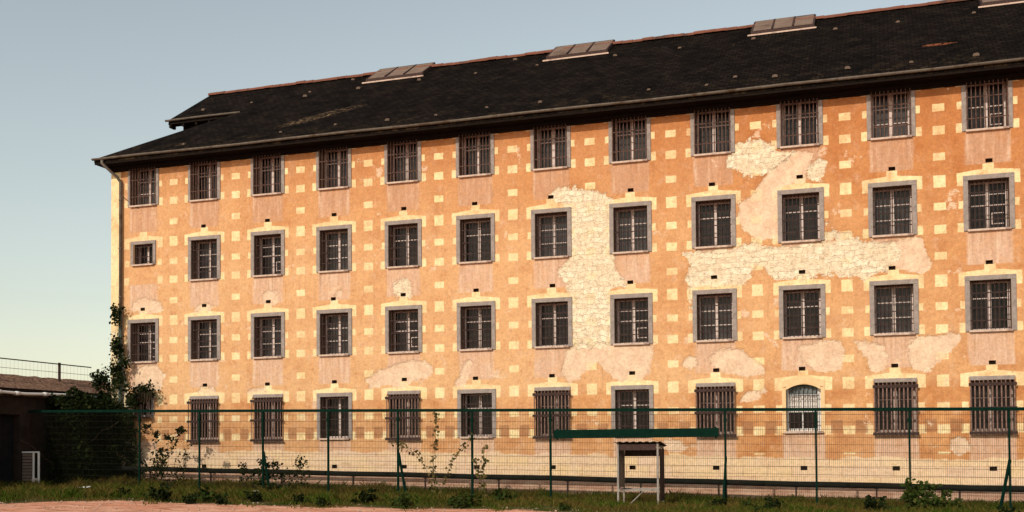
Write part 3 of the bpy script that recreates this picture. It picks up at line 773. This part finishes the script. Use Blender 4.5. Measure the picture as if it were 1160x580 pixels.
for i in range(n + 1):                                    # roof sheet with an uneven upper edge
    yy = y0_ + (y1_ - y0_) * i / n; d = random.uniform(-.02, .03)
    b.v += [ao(AX + .06, yy, 3.86), ao(AX - .55, yy, 4.14 + d * .4), ao(AX - 1.1, yy, 4.42 + d), ao(AX - 6.1, yy, 4.40), ao(AX - 6.1, yy, 3.62), ao(AX + .06, yy, 3.62)]
for i in range(n):
    k = 6*i
    for j in range(6): b.f.append((k + j, k + (j+1) % 6, k + 6 + (j+1) % 6, k + 6 + j))
b.f.append((0,1,2,3,4,5)[::-1]); b.f.append(tuple(6*n + j for j in range(6)))
b.build('roof', tile_m, an)
b = MB(); abox(b, AX + .062, AX + .10, -17.2, 1.6, 3.64, 3.88); b.build('fascia', soffit_m, an)
b = MB(); 
def pzz(y_): return 3.745 + .008 * y_ + .02 * math.sin(y_ * 2)
b.tube([ao(AX + .24, y_, pzz(y_)) for y_ in np.linspace(-17, 0.0, 18)], .05, 8)
for y_ in (-5.2, -4.4, -3.1, -2.0, -.9): b.tube([ao(AX + .24, y_ - .09, pzz(y_)), ao(AX + .24, y_ + .09, pzz(y_))], .07, 8)
b.build('white_pipe', white_paint, an, smooth=True)
rf = root('roof_fence', 'thin wire fence with a dark post along the roof edge of the annex', 'fence', (AX - .9, -5, 4.35))
b = MB(); b.tube([(0, -11, .62), (0, -4.7, .63), (0, -.4, .60), (0, 5.6, .58)], .022, 6); b.tube([(0, -11, .30), (0, 5.6, .28)], .008, 5); b.build('wire', iron_dark, rf)
for y_ in (-8.2, -4.0, -.05, 3.9):
    b = MB(); b.beam((0, y_, -.1), (0, y_, .64), .07); b.build('post', iron_dark, rf)
b = MB()
for i in range(90):
    y_ = -11 + 16.6 * i / 89; b.beam((0, y_, .0), (0, y_, .6), .003)
b.build('mesh_panel', iron_dark, rf)

gp = root('hutch_frame', 'white-edged frame with a slatted panel standing beside the dark annex door', 'frame', (-1.32, -3.9, gz(-1)))
b = MB()
b.beam((-.72, 0, 1.24), (.12, 0, 1.24), .045); b.beam((.10, 0, 0), (.10, 0, 1.22), .05); b.beam((-.13, .02, .3), (-.13, .02, 1.22), .045)
b.beam((-.72, 0, 0), (-.72, 0, 1.22), .04)
b.build('tube_frame', white_paint, gp)
b = MB()
for i in range(11): b.box(-.69, -.16, .0, .018, .06 + .105*i, .145 + .105*i)
b.build('slatted_panel', slat_m, gp)
b = MB(); b.box(-.14, .06, -.06, .10, .0, .36); b.build('block', simple('pale_block', (.50,.40,.33), (.60,.50,.42), 6), gp, bevel=.01)

# loose planks
for (px, py, L, rot, lab) in ((.9, -4.3, .55, .15, 'short pale plank lying in the grass beside the dark ivy'), (7.3, -4.1, .5, .05, 'short white plank lying at the foot of the first braced fence post')):
    b = MB(); b.box(-L/2, L/2, -.06, .06, .0, .035)
    o = b.build('plank', white_paint, None, (px, py, gz(px) + .10), bevel=.006); o.rotation_euler = (R(8), R(-3), rot); tag(o, lab, 'plank')

# ------------------------------------------------------------------ plants
def leaf_mesh(P, size, nrm=None, jit=1.0, seed=0, aspect=.8):
    """P: (n,3) positions; returns verts/faces of folded leaf quads"""
    g = np.random.default_rng(seed); n = len(P)
    sz = size * g.uniform(.55, 1.25, n)[:, None]
    N = g.normal(size=(n, 3)); 
    if nrm is not None: N = N * jit + np.array(nrm) 
    N /= np.linalg.norm(N, axis=1)[:, None] + 1e-9
    A = np.cross(N, g.normal(size=(n, 3))); A /= np.linalg.norm(A, axis=1)[:, None] + 1e-9
    B = np.cross(N, A)
    V = np.stack([P - A*sz*.55, P + B*sz*aspect*.5 + N*sz*.10 , P + A*sz*.6, P - B*sz*aspect*.5 + N*sz*.10], 1).reshape(-1, 3)
    F = np.arange(n*4).reshape(n, 4)
    return V, F
def mesh_np(name, V, F, mat, parent=None, loc=(0,0,0)):
    me = bpy.data.meshes.new(name); me.from_pydata(V.tolist(), [], F.tolist()); me.update(); me.materials.append(mat)
    o = bpy.data.objects.new(name, me); COL.objects.link(o); o.location = loc
    if parent: o.parent = parent
    return o
def stems(paths, name, mat, parent, r=.012, r2=.004, n=5):
    b = MB()
    for p in paths: b.tube(p, r, n, r2, caps=False)
    return b.build(name, mat, parent)
def wander(p, d, n, step, jit, g, grav=0.0):
    p = np.array(p, float); d = np.array(d, float); out = [tuple(p)]
    for i in range(n):
        d = d + g.normal(size=3) * jit; d[2] += grav; d /= np.linalg.norm(d); p = p + d * step; out.append(tuple(p))
    return out

# the big ivy mass in the corner
g = np.random.default_rng(3)
ivy = root('ivy_bush', 'big dark mass of ivy and bramble filling the corner between annex and fence', 'bush', (-1.2, -1.5, gz(-1.2)))
pts = []
while len(pts) < 11000:
    q = g.uniform((-1.88, -2.9, .38), (-.25, -.15, 4.15), (6000, 3))
    lim = -.72 + .30*np.sin(q[:,1]*2.3 + 1) + .28*np.sin(q[:,2]*2.9 + q[:,1]) - (q[:,2] > 3.3) * (q[:,2] - 3.3) * .9 - np.maximum(0, -2.2 - q[:,1]) * .7
    top = 3.75 + .25*np.sin(q[:,1]*3.1) + .18*np.sin(q[:,0]*7) + .25 * (q[:,1] > -1.0)
    ok = (q[:,0] < lim) & (q[:,2] < top) & ((lim - q[:,0] < .35) | (top - q[:,2] < .3) | (g.random(len(q)) < .35))
    pts += q[ok].tolist()
P = np.array(pts[:11000]) - np.array(ivy.location)
V, F = leaf_mesh(P, .13, (.5, -.5, .4), .8, 4); mesh_np('foliage', V, F, leaf_dark, ivy)
stems([wander((g.uniform(-.6,-.2), g.uniform(-1.2,1.0), 0), (-.12,.05,1), 14, .22, .25, g) for _ in range(14)], 'stem', bark, ivy, .02, .008)

sp = root('roof_shrub', 'small dark leafy shrub sprouting from the annex roof beside the barred building', 'shrub', (AX + .05, -.25, 4.05))
ps = [wander((g.uniform(-.15,.15), g.uniform(-.3,.2), -.1), (g.uniform(-.3,.4), g.uniform(-.5,.3), 1), 6, .12, .22, g) for _ in range(5)]
stems(ps, 'stem', bark, sp)
P = np.concatenate([np.array(p)[2:] .repeat(14, 0) for p in ps]); P = P + g.normal(size=P.shape) * .085
V, F = leaf_mesh(P, .12, (.2,-.4,.6), .9, 5); mesh_np('foliage', V, F, leaf_dark, sp)

cv = root('climbing_vine', 'ivy climbing the left corner of the barred building around the downpipe', 'vine', (-.7, -.15, gz(-.7)))
ps = []; LP = []
for i in range(9):
    p = wander((g.uniform(-.6,.5), g.uniform(.0,.08), 0), (g.uniform(-.15,.15), 0, 1), int(g.uniform(9, 24)), .26, .22, g)
    p = [(min(max(a, -.65), .75 if c_ < 3.6 else .25), -abs(b_)*.25 - .0, c_) for a, b_, c_ in p]; ps.append(p)
    for a, b_, c_ in p[1:]:
        k = int(g.uniform(8, 26) * (1 if c_ < 4.2 else .7)); LP.append(np.array((a, b_ - .04, c_)) + g.normal(size=(k, 3)) * (.10, .05, .11))
for cx, cz, kk, sx in ((1.05, 3.45, 330, .22), (.62, 3.15, 170, .22), (.2, 4.5, 110, .1), (-.2, 5.2, 120, .08), (-.25, 4.2, 200, .14), (1.05, 2.0, 0, .1)):
    LP.append(np.array((cx, -.22, cz)) + g.normal(size=(kk, 3)) * (sx, .07, .13))
for i in range(26): LP.append(np.array((g.normal()*.10 - .24, -.14, g.uniform(3.6, 6.6))) + g.normal(size=(int(g.uniform(10, 30)), 3)) * (.08, .05, .12))
ps.append([(-.2, -.1, .1), (-.26, -.12, 2.2), (-.2, -.12, 4.4), (-.26, -.12, 6.5)])
for i in range(9):                                         # tendrils hanging over the small cage
    x_ = .82 + .07*i; ps.append([(x_, -.3, 3.4), (x_ + .01, -.32, 3.0 + .1*g.random())])
stems(ps, 'stem', bark, cv, .012, .006)
V, F = leaf_mesh(np.concatenate(LP), .105, (.1,-.8,.3), .7, 6); mesh_np('foliage', V, F, leaf_dark, cv)

def weed(name, label, cat, x_, y_, h_, nstem, spread, mat, leaf=.09, per=12, group=None, head=0, seed=0, fuzz=.06, bare=.25):
    g = np.random.default_rng(seed); o = root(name, label, cat, (x_, y_, gz(x_)), group)
    ps = []; L = []
    for i in range(nstem):
        n = max(3, int(h_ / .11)); t = g.uniform(.5, 1.05)
        p = wander((g.normal()*spread*.4, g.normal()*spread*.25, -.03), (g.normal()*spread/h_*.9, g.normal()*.2, 1), int(n*t) + 1, .11, .13, g, .02)
        ps.append(p)
        a = np.array(p)[max(1, int(len(p)*bare)):]
        if len(a): L.append(a.repeat(per, 0) + g.normal(size=(len(a)*per, 3)) * fuzz)
        if head: L.append(np.array(p[-1]) + g.normal(size=(head, 3)) * (.09, .07, .06))
    stems(ps, 'stem', stem_m, o, .009, .004)
    V, F = leaf_mesh(np.concatenate(L), leaf, (0,-.5,.5), .9, seed + 1); mesh_np('foliage', V, F, mat, o)
    return o
weed('tall_weed', 'tall dark weed with leafy clumps behind the leftmost fence post', 'weed', 1.86, -2.0, 2.5, 8, .5, leaf_dark, .10, 3, head=40, seed=21)
weed('tall_weed', 'upright weed with bare lower stems between the two leftmost fence posts', 'weed', 2.6, -2.0, 1.7, 10, .5, leaf_dark, .09, 3, seed=22, bare=.1)
weed('tall_weed', 'dark bushy weed around the first braced fence post', 'weed', 6.75, -3.1, 1.1, 9, .45, leaf_dark, .10, 3, head=22, seed=23)
weed('tall_weed', 'weed with dark leaf heads right of the first fence brace', 'weed', 7.75, -3.0, 1.15, 12, .8, leaf_dark, .09, 2, head=16, seed=24)
weed('leafy_bush', 'low green bush in the grass at the foot of the fence on the far right', 'bush', 26.41, -4.0, .75, 12, .35, leaf_mid, .12, 9, head=14, seed=25)
weed('leafy_bush', 'small spreading bush below the caged window on the far right', 'bush', 27.25, -4.1, .40, 12, .6, leaf_mid, .10, 8, seed=26)

def fence_vine(label, x_, paths, seed):
    g = np.random.default_rng(seed); o = root('fence_vine', label, 'vine', (x_, FY - .02, gz(x_)))
    ps = []; L = []
    for pa in paths:
        pa = [Vector((a - x_, -.02 + g.normal()*.02, c_ - gz(x_))) for a, c_ in pa]; p = []
        for a, e in zip(pa[:-1], pa[1:]):
            n = max(2, int((e - a).length / .08)); p += [tuple(a.lerp(e, i/n) + Vector(g.normal(size=3) * (.012, .008, .012))) for i in range(n)]
        p.append(tuple(pa[-1])); ps.append(p); A = np.array(p)
        k = g.integers(0, len(A), int(len(A)*3.2)); L.append(A[k] + g.normal(size=(len(k), 3)) * (.05, .03, .05))
    stems(ps, 'stem', stem_m, o, .008, .004)
    V, F = leaf_mesh(np.concatenate(L), .11, (0,-.8,.3), .8, seed + 1); mesh_np('foliage', V, F, leaf_dry, o)
fence_vine('thin reddish vine climbing the mesh right of the second braced post', 13.1, [[(13.0,.4),(12.95,1.2),(13.02,2.0),(13.1,2.8)], [(12.95,.5),(12.75,1.1),(12.45,1.6),(11.75,1.9)], [(13.2,.45),(13.45,1.1),(13.7,1.6),(14.15,2.05)]], 31)
fence_vine('short thin vine climbing the mesh between two posts left of the shelter', 14.6, [[(14.6,.3),(14.52,1.0),(14.58,1.85)], [(14.6,.4),(14.4,.9),(14.28,1.45)]], 33)

WG = 'broad-leaved weeds in the grass strip'
wsrc = []
for i in range(2):
    wsrc.append(weed('broadleaf_weed', 'low broad-leaved weed growing in the grass strip before the fence', 'weed', 0, 0, .38, 9, .28, leaf_mid if i else leaf_dark, .15, 5, WG, seed=40 + i, bare=.1))
def dirt_y(x_):
    return float(np.interp(x_, [-3, 2, 4.5, 5, 6.5, 10.5, 12.9, 15, 17, 19.4, 25, 40], [-13.5, -13, -10.2, -9.0, -8.7, -9.0, -8.7, -8.2, -7.9, -8.6, -12.5, -13]))
for i in range(26):
    x_ = random.uniform(2.5, 30); y_ = random.uniform(max(dirt_y(x_) + .3, -7.6), -3.9)
    o = wsrc[i % 2] if i < 2 else copy_tree(wsrc[i % 2])
    if i >= 14: x_ = random.uniform(5, 16); y_ = dirt_y(x_) + random.uniform(-.5, 1.2)
    if 18.2 < x_ < 20.4: x_ += 2.6
    o.location = (x_, y_, gz(x_)); s_ = random.uniform(.5, 1.05); o.scale = (s_, s_, s_ * random.uniform(.7, 1.1)); o.rotation_euler = (0, 0, random.uniform(0, 6.28))

# ------------------------------------------------------------------ ground
b = MB()
gx = [-1500, -400, -100, -40, -15] + list(np.arange(-13, 42, 1.0)) + [42, 80, 200, 500, 1500]
gy = [-1500, -400, -120, -60, -36] + list(np.arange(-34, 3, 1.0)) + [5, 14, 40, 150, 500, 1500]
b.v = [(x_, y_, gz(x_) + (.0 if abs(x_ - 14) > 30 or y_ > 0 or y_ < -34 else .018*math.sin(x_*1.7 + y_) * math.sin(y_*1.3))) for x_ in gx for y_ in gy]
ny = len(gy)
for i in range(len(gx) - 1):
    for j in range(ny - 1): b.f.append((i*ny + j, (i+1)*ny + j, (i+1)*ny + j + 1, i*ny + j + 1))
gm = M('dusty_red_earth', .97, .05)
ex, ey, ez = gm.sep()
n1 = gm.noise(.9, 6, .65); n2 = gm.noise(7, 6, .7); n3 = gm.noise(40, 3, .6); n4 = gm.noise(2.6, 7, .72, gm.map(scale=(.45,1.6,1), loc=(5,2,0)))
dirt = gm.mix(gm.ramp01(n1, .35, .65), (.68,.30,.185), (.80,.45,.31)); dirt = gm.mix(gm.ramp01(n2, .52, .68) * .6, dirt, (.40,.15,.075)); dirt = gm.mix(gm.ramp01(n4, .49, .58) * .75, dirt, (.30,.095,.04))
soil = gm.mix(gm.ramp01(n2, .35, .65), (.05,.05,.018), (.11,.085,.035))
da = gm.attr('d_dirt')
isd = (da + (n1 - .5) * 1.6 + (n2 - .5) * .9).gt(0.0, .35)
gcol = gm.mix(isd, soil, dirt); gm.color(gm.scale(gcol, n3 * .5 + .75)); gm.bump(n2 + n3 * .5, .03, .7)
ground = b.build('ground', gm.mat); ground['kind'] = 'structure'
a = ground.data.attributes.new('d_dirt', 'FLOAT', 'POINT')
a.data.foreach_set('value', [max(-4, min(4, dirt_y(v_.co.x) - v_.co.y)) for v_ in ground.data.vertices])

# small stones and clods on the bare earth
g = np.random.default_rng(77); V = []; F = []
for i in range(900):
    x_ = g.uniform(1, 24); y_ = dirt_y(x_) - g.uniform(-1.2, 4.0); r_ = .012 + .035 * g.random()**3
    k = len(V); o6 = np.array([(1,0,0),(-1,0,0),(0,1,0),(0,-1,0),(0,0,.7),(0,0,-.7)]) * r_ * g.uniform(.6, 1.3, (6, 1))
    a_ = g.uniform(0, 6.28); ca, sa = math.cos(a_), math.sin(a_)
    V += [(x_ + p[0]*ca - p[1]*sa, y_ + p[0]*sa + p[1]*ca, gz(x_) + .012 + p[2]) for p in o6]
    F += [(k+a, k+b_, k+c_) for a, b_, c_ in ((0,2,4),(2,1,4),(1,3,4),(3,0,4),(2,0,5),(1,2,5),(3,1,5),(0,3,5))]
me = bpy.data.meshes.new('gravel'); me.from_pydata(V, [], F); me.materials.append(simple('pale_stones', (.34,.20,.14), (.55,.40,.31), 2, .95, .1))
o = bpy.data.objects.new('gravel', me); COL.objects.link(o); o['kind'] = 'stuff'

# ------------------------------------------------------------------ grass
def grass(n, seed):
    g = np.random.default_rng(seed)
    X = g.uniform(-2.2, 35, n); Y = -.25 - g.beta(1.15, 1.5, n) * 12.5
    dy = np.interp(X, [-3, 2, 4.5, 5, 6.5, 10.5, 12.9, 15, 17, 19.4, 25, 40], [-13.5, -13, -10.2, -9.0, -8.7, -9.0, -8.7, -8.2, -7.9, -8.6, -12.5, -13])
    cl = np.sin(X*1.9 + np.sin(Y*1.3)*2) * np.sin(Y*1.7 + X*.6) + .6*np.sin(X*4.3 + Y*3.1)
    edge = Y - dy + .5*np.sin(X*2.7) + .35*np.sin(X*6.1) + g.normal(size=n) * .35
    keep = (edge > 0) & (g.random(n) < .62 + .3*cl)
    keep &= ~((np.abs(X - 19.3) < .6) & (np.abs(Y + 4.1) < .3) & (g.random(n) < .6))
    X, Y, cl = X[keep], Y[keep], cl[keep]; m_ = len(X)
    H = (.10 + .075*(cl + 1) + .16*g.random(m_)**2) * np.where(Y > -3.4, 1.25, 1.0) * np.clip((Y - np.interp(X, [-3, 2, 4.5, 5, 6.5, 10.5, 12.9, 15, 17, 19.4, 25, 40], [-13.5, -13, -10.2, -9.0, -8.7, -9.0, -8.7, -8.2, -7.9, -8.6, -12.5, -13])) / 2.0, .45, 1.0)
    H *= np.interp(X, [4, 10, 16, 35], [1.0, .85, .62, .6])
    Z = .42 - .0155 * (np.clip(X, -15, 42) - 4) - .02
    th = g.uniform(0, 6.28, m_); wv = g.uniform(.006, .014, m_)
    lx = g.normal(size=m_) * .45 * H; ly = g.normal(size=m_) * .45 * H
    B = np.stack([X, Y, Z], 1); side = np.stack([np.cos(th)*wv, np.sin(th)*wv, np.zeros(m_)], 1)
    mid = B + np.stack([lx*.35, ly*.35, H*.6], 1); tip = B + np.stack([lx, ly, H], 1)
    V = np.stack([B - side, B + side, mid + side*.8, tip, mid - side*.8], 1).reshape(-1, 3)
    return V, np.arange(m_*5).reshape(m_, 5)
V, F = grass(150000, 11); o = mesh_np('grass', V, F, grass_m); o['kind'] = 'stuff'

# ------------------------------------------------------------------ camera
cam = bpy.data.cameras.new('camera'); co_ = bpy.data.objects.new('camera', cam); COL.objects.link(co_)
cam.sensor_width = 36; cam.lens = 36 * 1250 / 1160; cam.shift_y = (474.8365 - 290) / 1160; cam.shift_x = 0
cam.clip_end = 5000; cam.clip_start = .1
yaw, pitch, roll = .3217, .0263, .0073
co_.matrix_world = Matrix.Translation((25.5538, -34.0066, 1.7523)) @ Matrix.Rotation(yaw, 4, 'Z') @ Matrix.Rotation(math.pi/2 + pitch, 4, 'X') @ Matrix.Rotation(-roll, 4, 'Z')
scene.camera = co_

# ------------------------------------------------------------------ light
EL, AZ = R(31), R(15)                                      # sun in front of the facade, a little to its left
to_sun = Vector((-math.sin(AZ) * math.cos(EL), -math.cos(AZ) * math.cos(EL), math.sin(EL)))
sun = bpy.data.lights.new('sun', 'SUN'); sun.energy = 2.9; sun.angle = R(.5); sun.color = (1.0, .91, .77)
so = bpy.data.objects.new('sun', sun); COL.objects.link(so); so.location = (0, -20, 30)
so.rotation_euler = to_sun.to_track_quat('Z', 'Y').to_euler()
W = bpy.data.worlds.new('World'); scene.world = W; W.use_nodes = True
nt = W.node_tree; nt.nodes.clear()
sky = nt.nodes.new('ShaderNodeTexSky'); sky.sky_type = 'NISHITA'; sky.sun_disc = False
sky.sun_elevation = EL; sky.sun_rotation = math.atan2(to_sun.x, to_sun.y)
sky.air_density = 1.3; sky.dust_density = .9; sky.ozone_density = 1.0; sky.altitude = 50
bg = nt.nodes.new('ShaderNodeBackground'); bg.inputs['Strength'].default_value = .15
ow = nt.nodes.new('ShaderNodeOutputWorld')
hs = nt.nodes.new('ShaderNodeHueSaturation'); hs.inputs['Saturation'].default_value = .62
nt.links.new(sky.outputs[0], hs.inputs['Color']); tint = nt.nodes.new('ShaderNodeMix'); tint.data_type = 'RGBA'; tint.blend_type = 'MULTIPLY'; tint.inputs[0].default_value = 1
nt.links.new(hs.outputs[0], tint.inputs[6]); tint.inputs[7].default_value = (.97, .93, .83, 1); nt.links.new(tint.outputs[2], bg.inputs[0]); nt.links.new(bg.outputs[0], ow.inputs[0])
vs = scene.view_settings
vs.view_transform = 'Standard'; vs.look = 'None'; vs.exposure = .04; vs.gamma = 1; vs.use_curve_mapping = False
scene.render.engine = 'CYCLES'
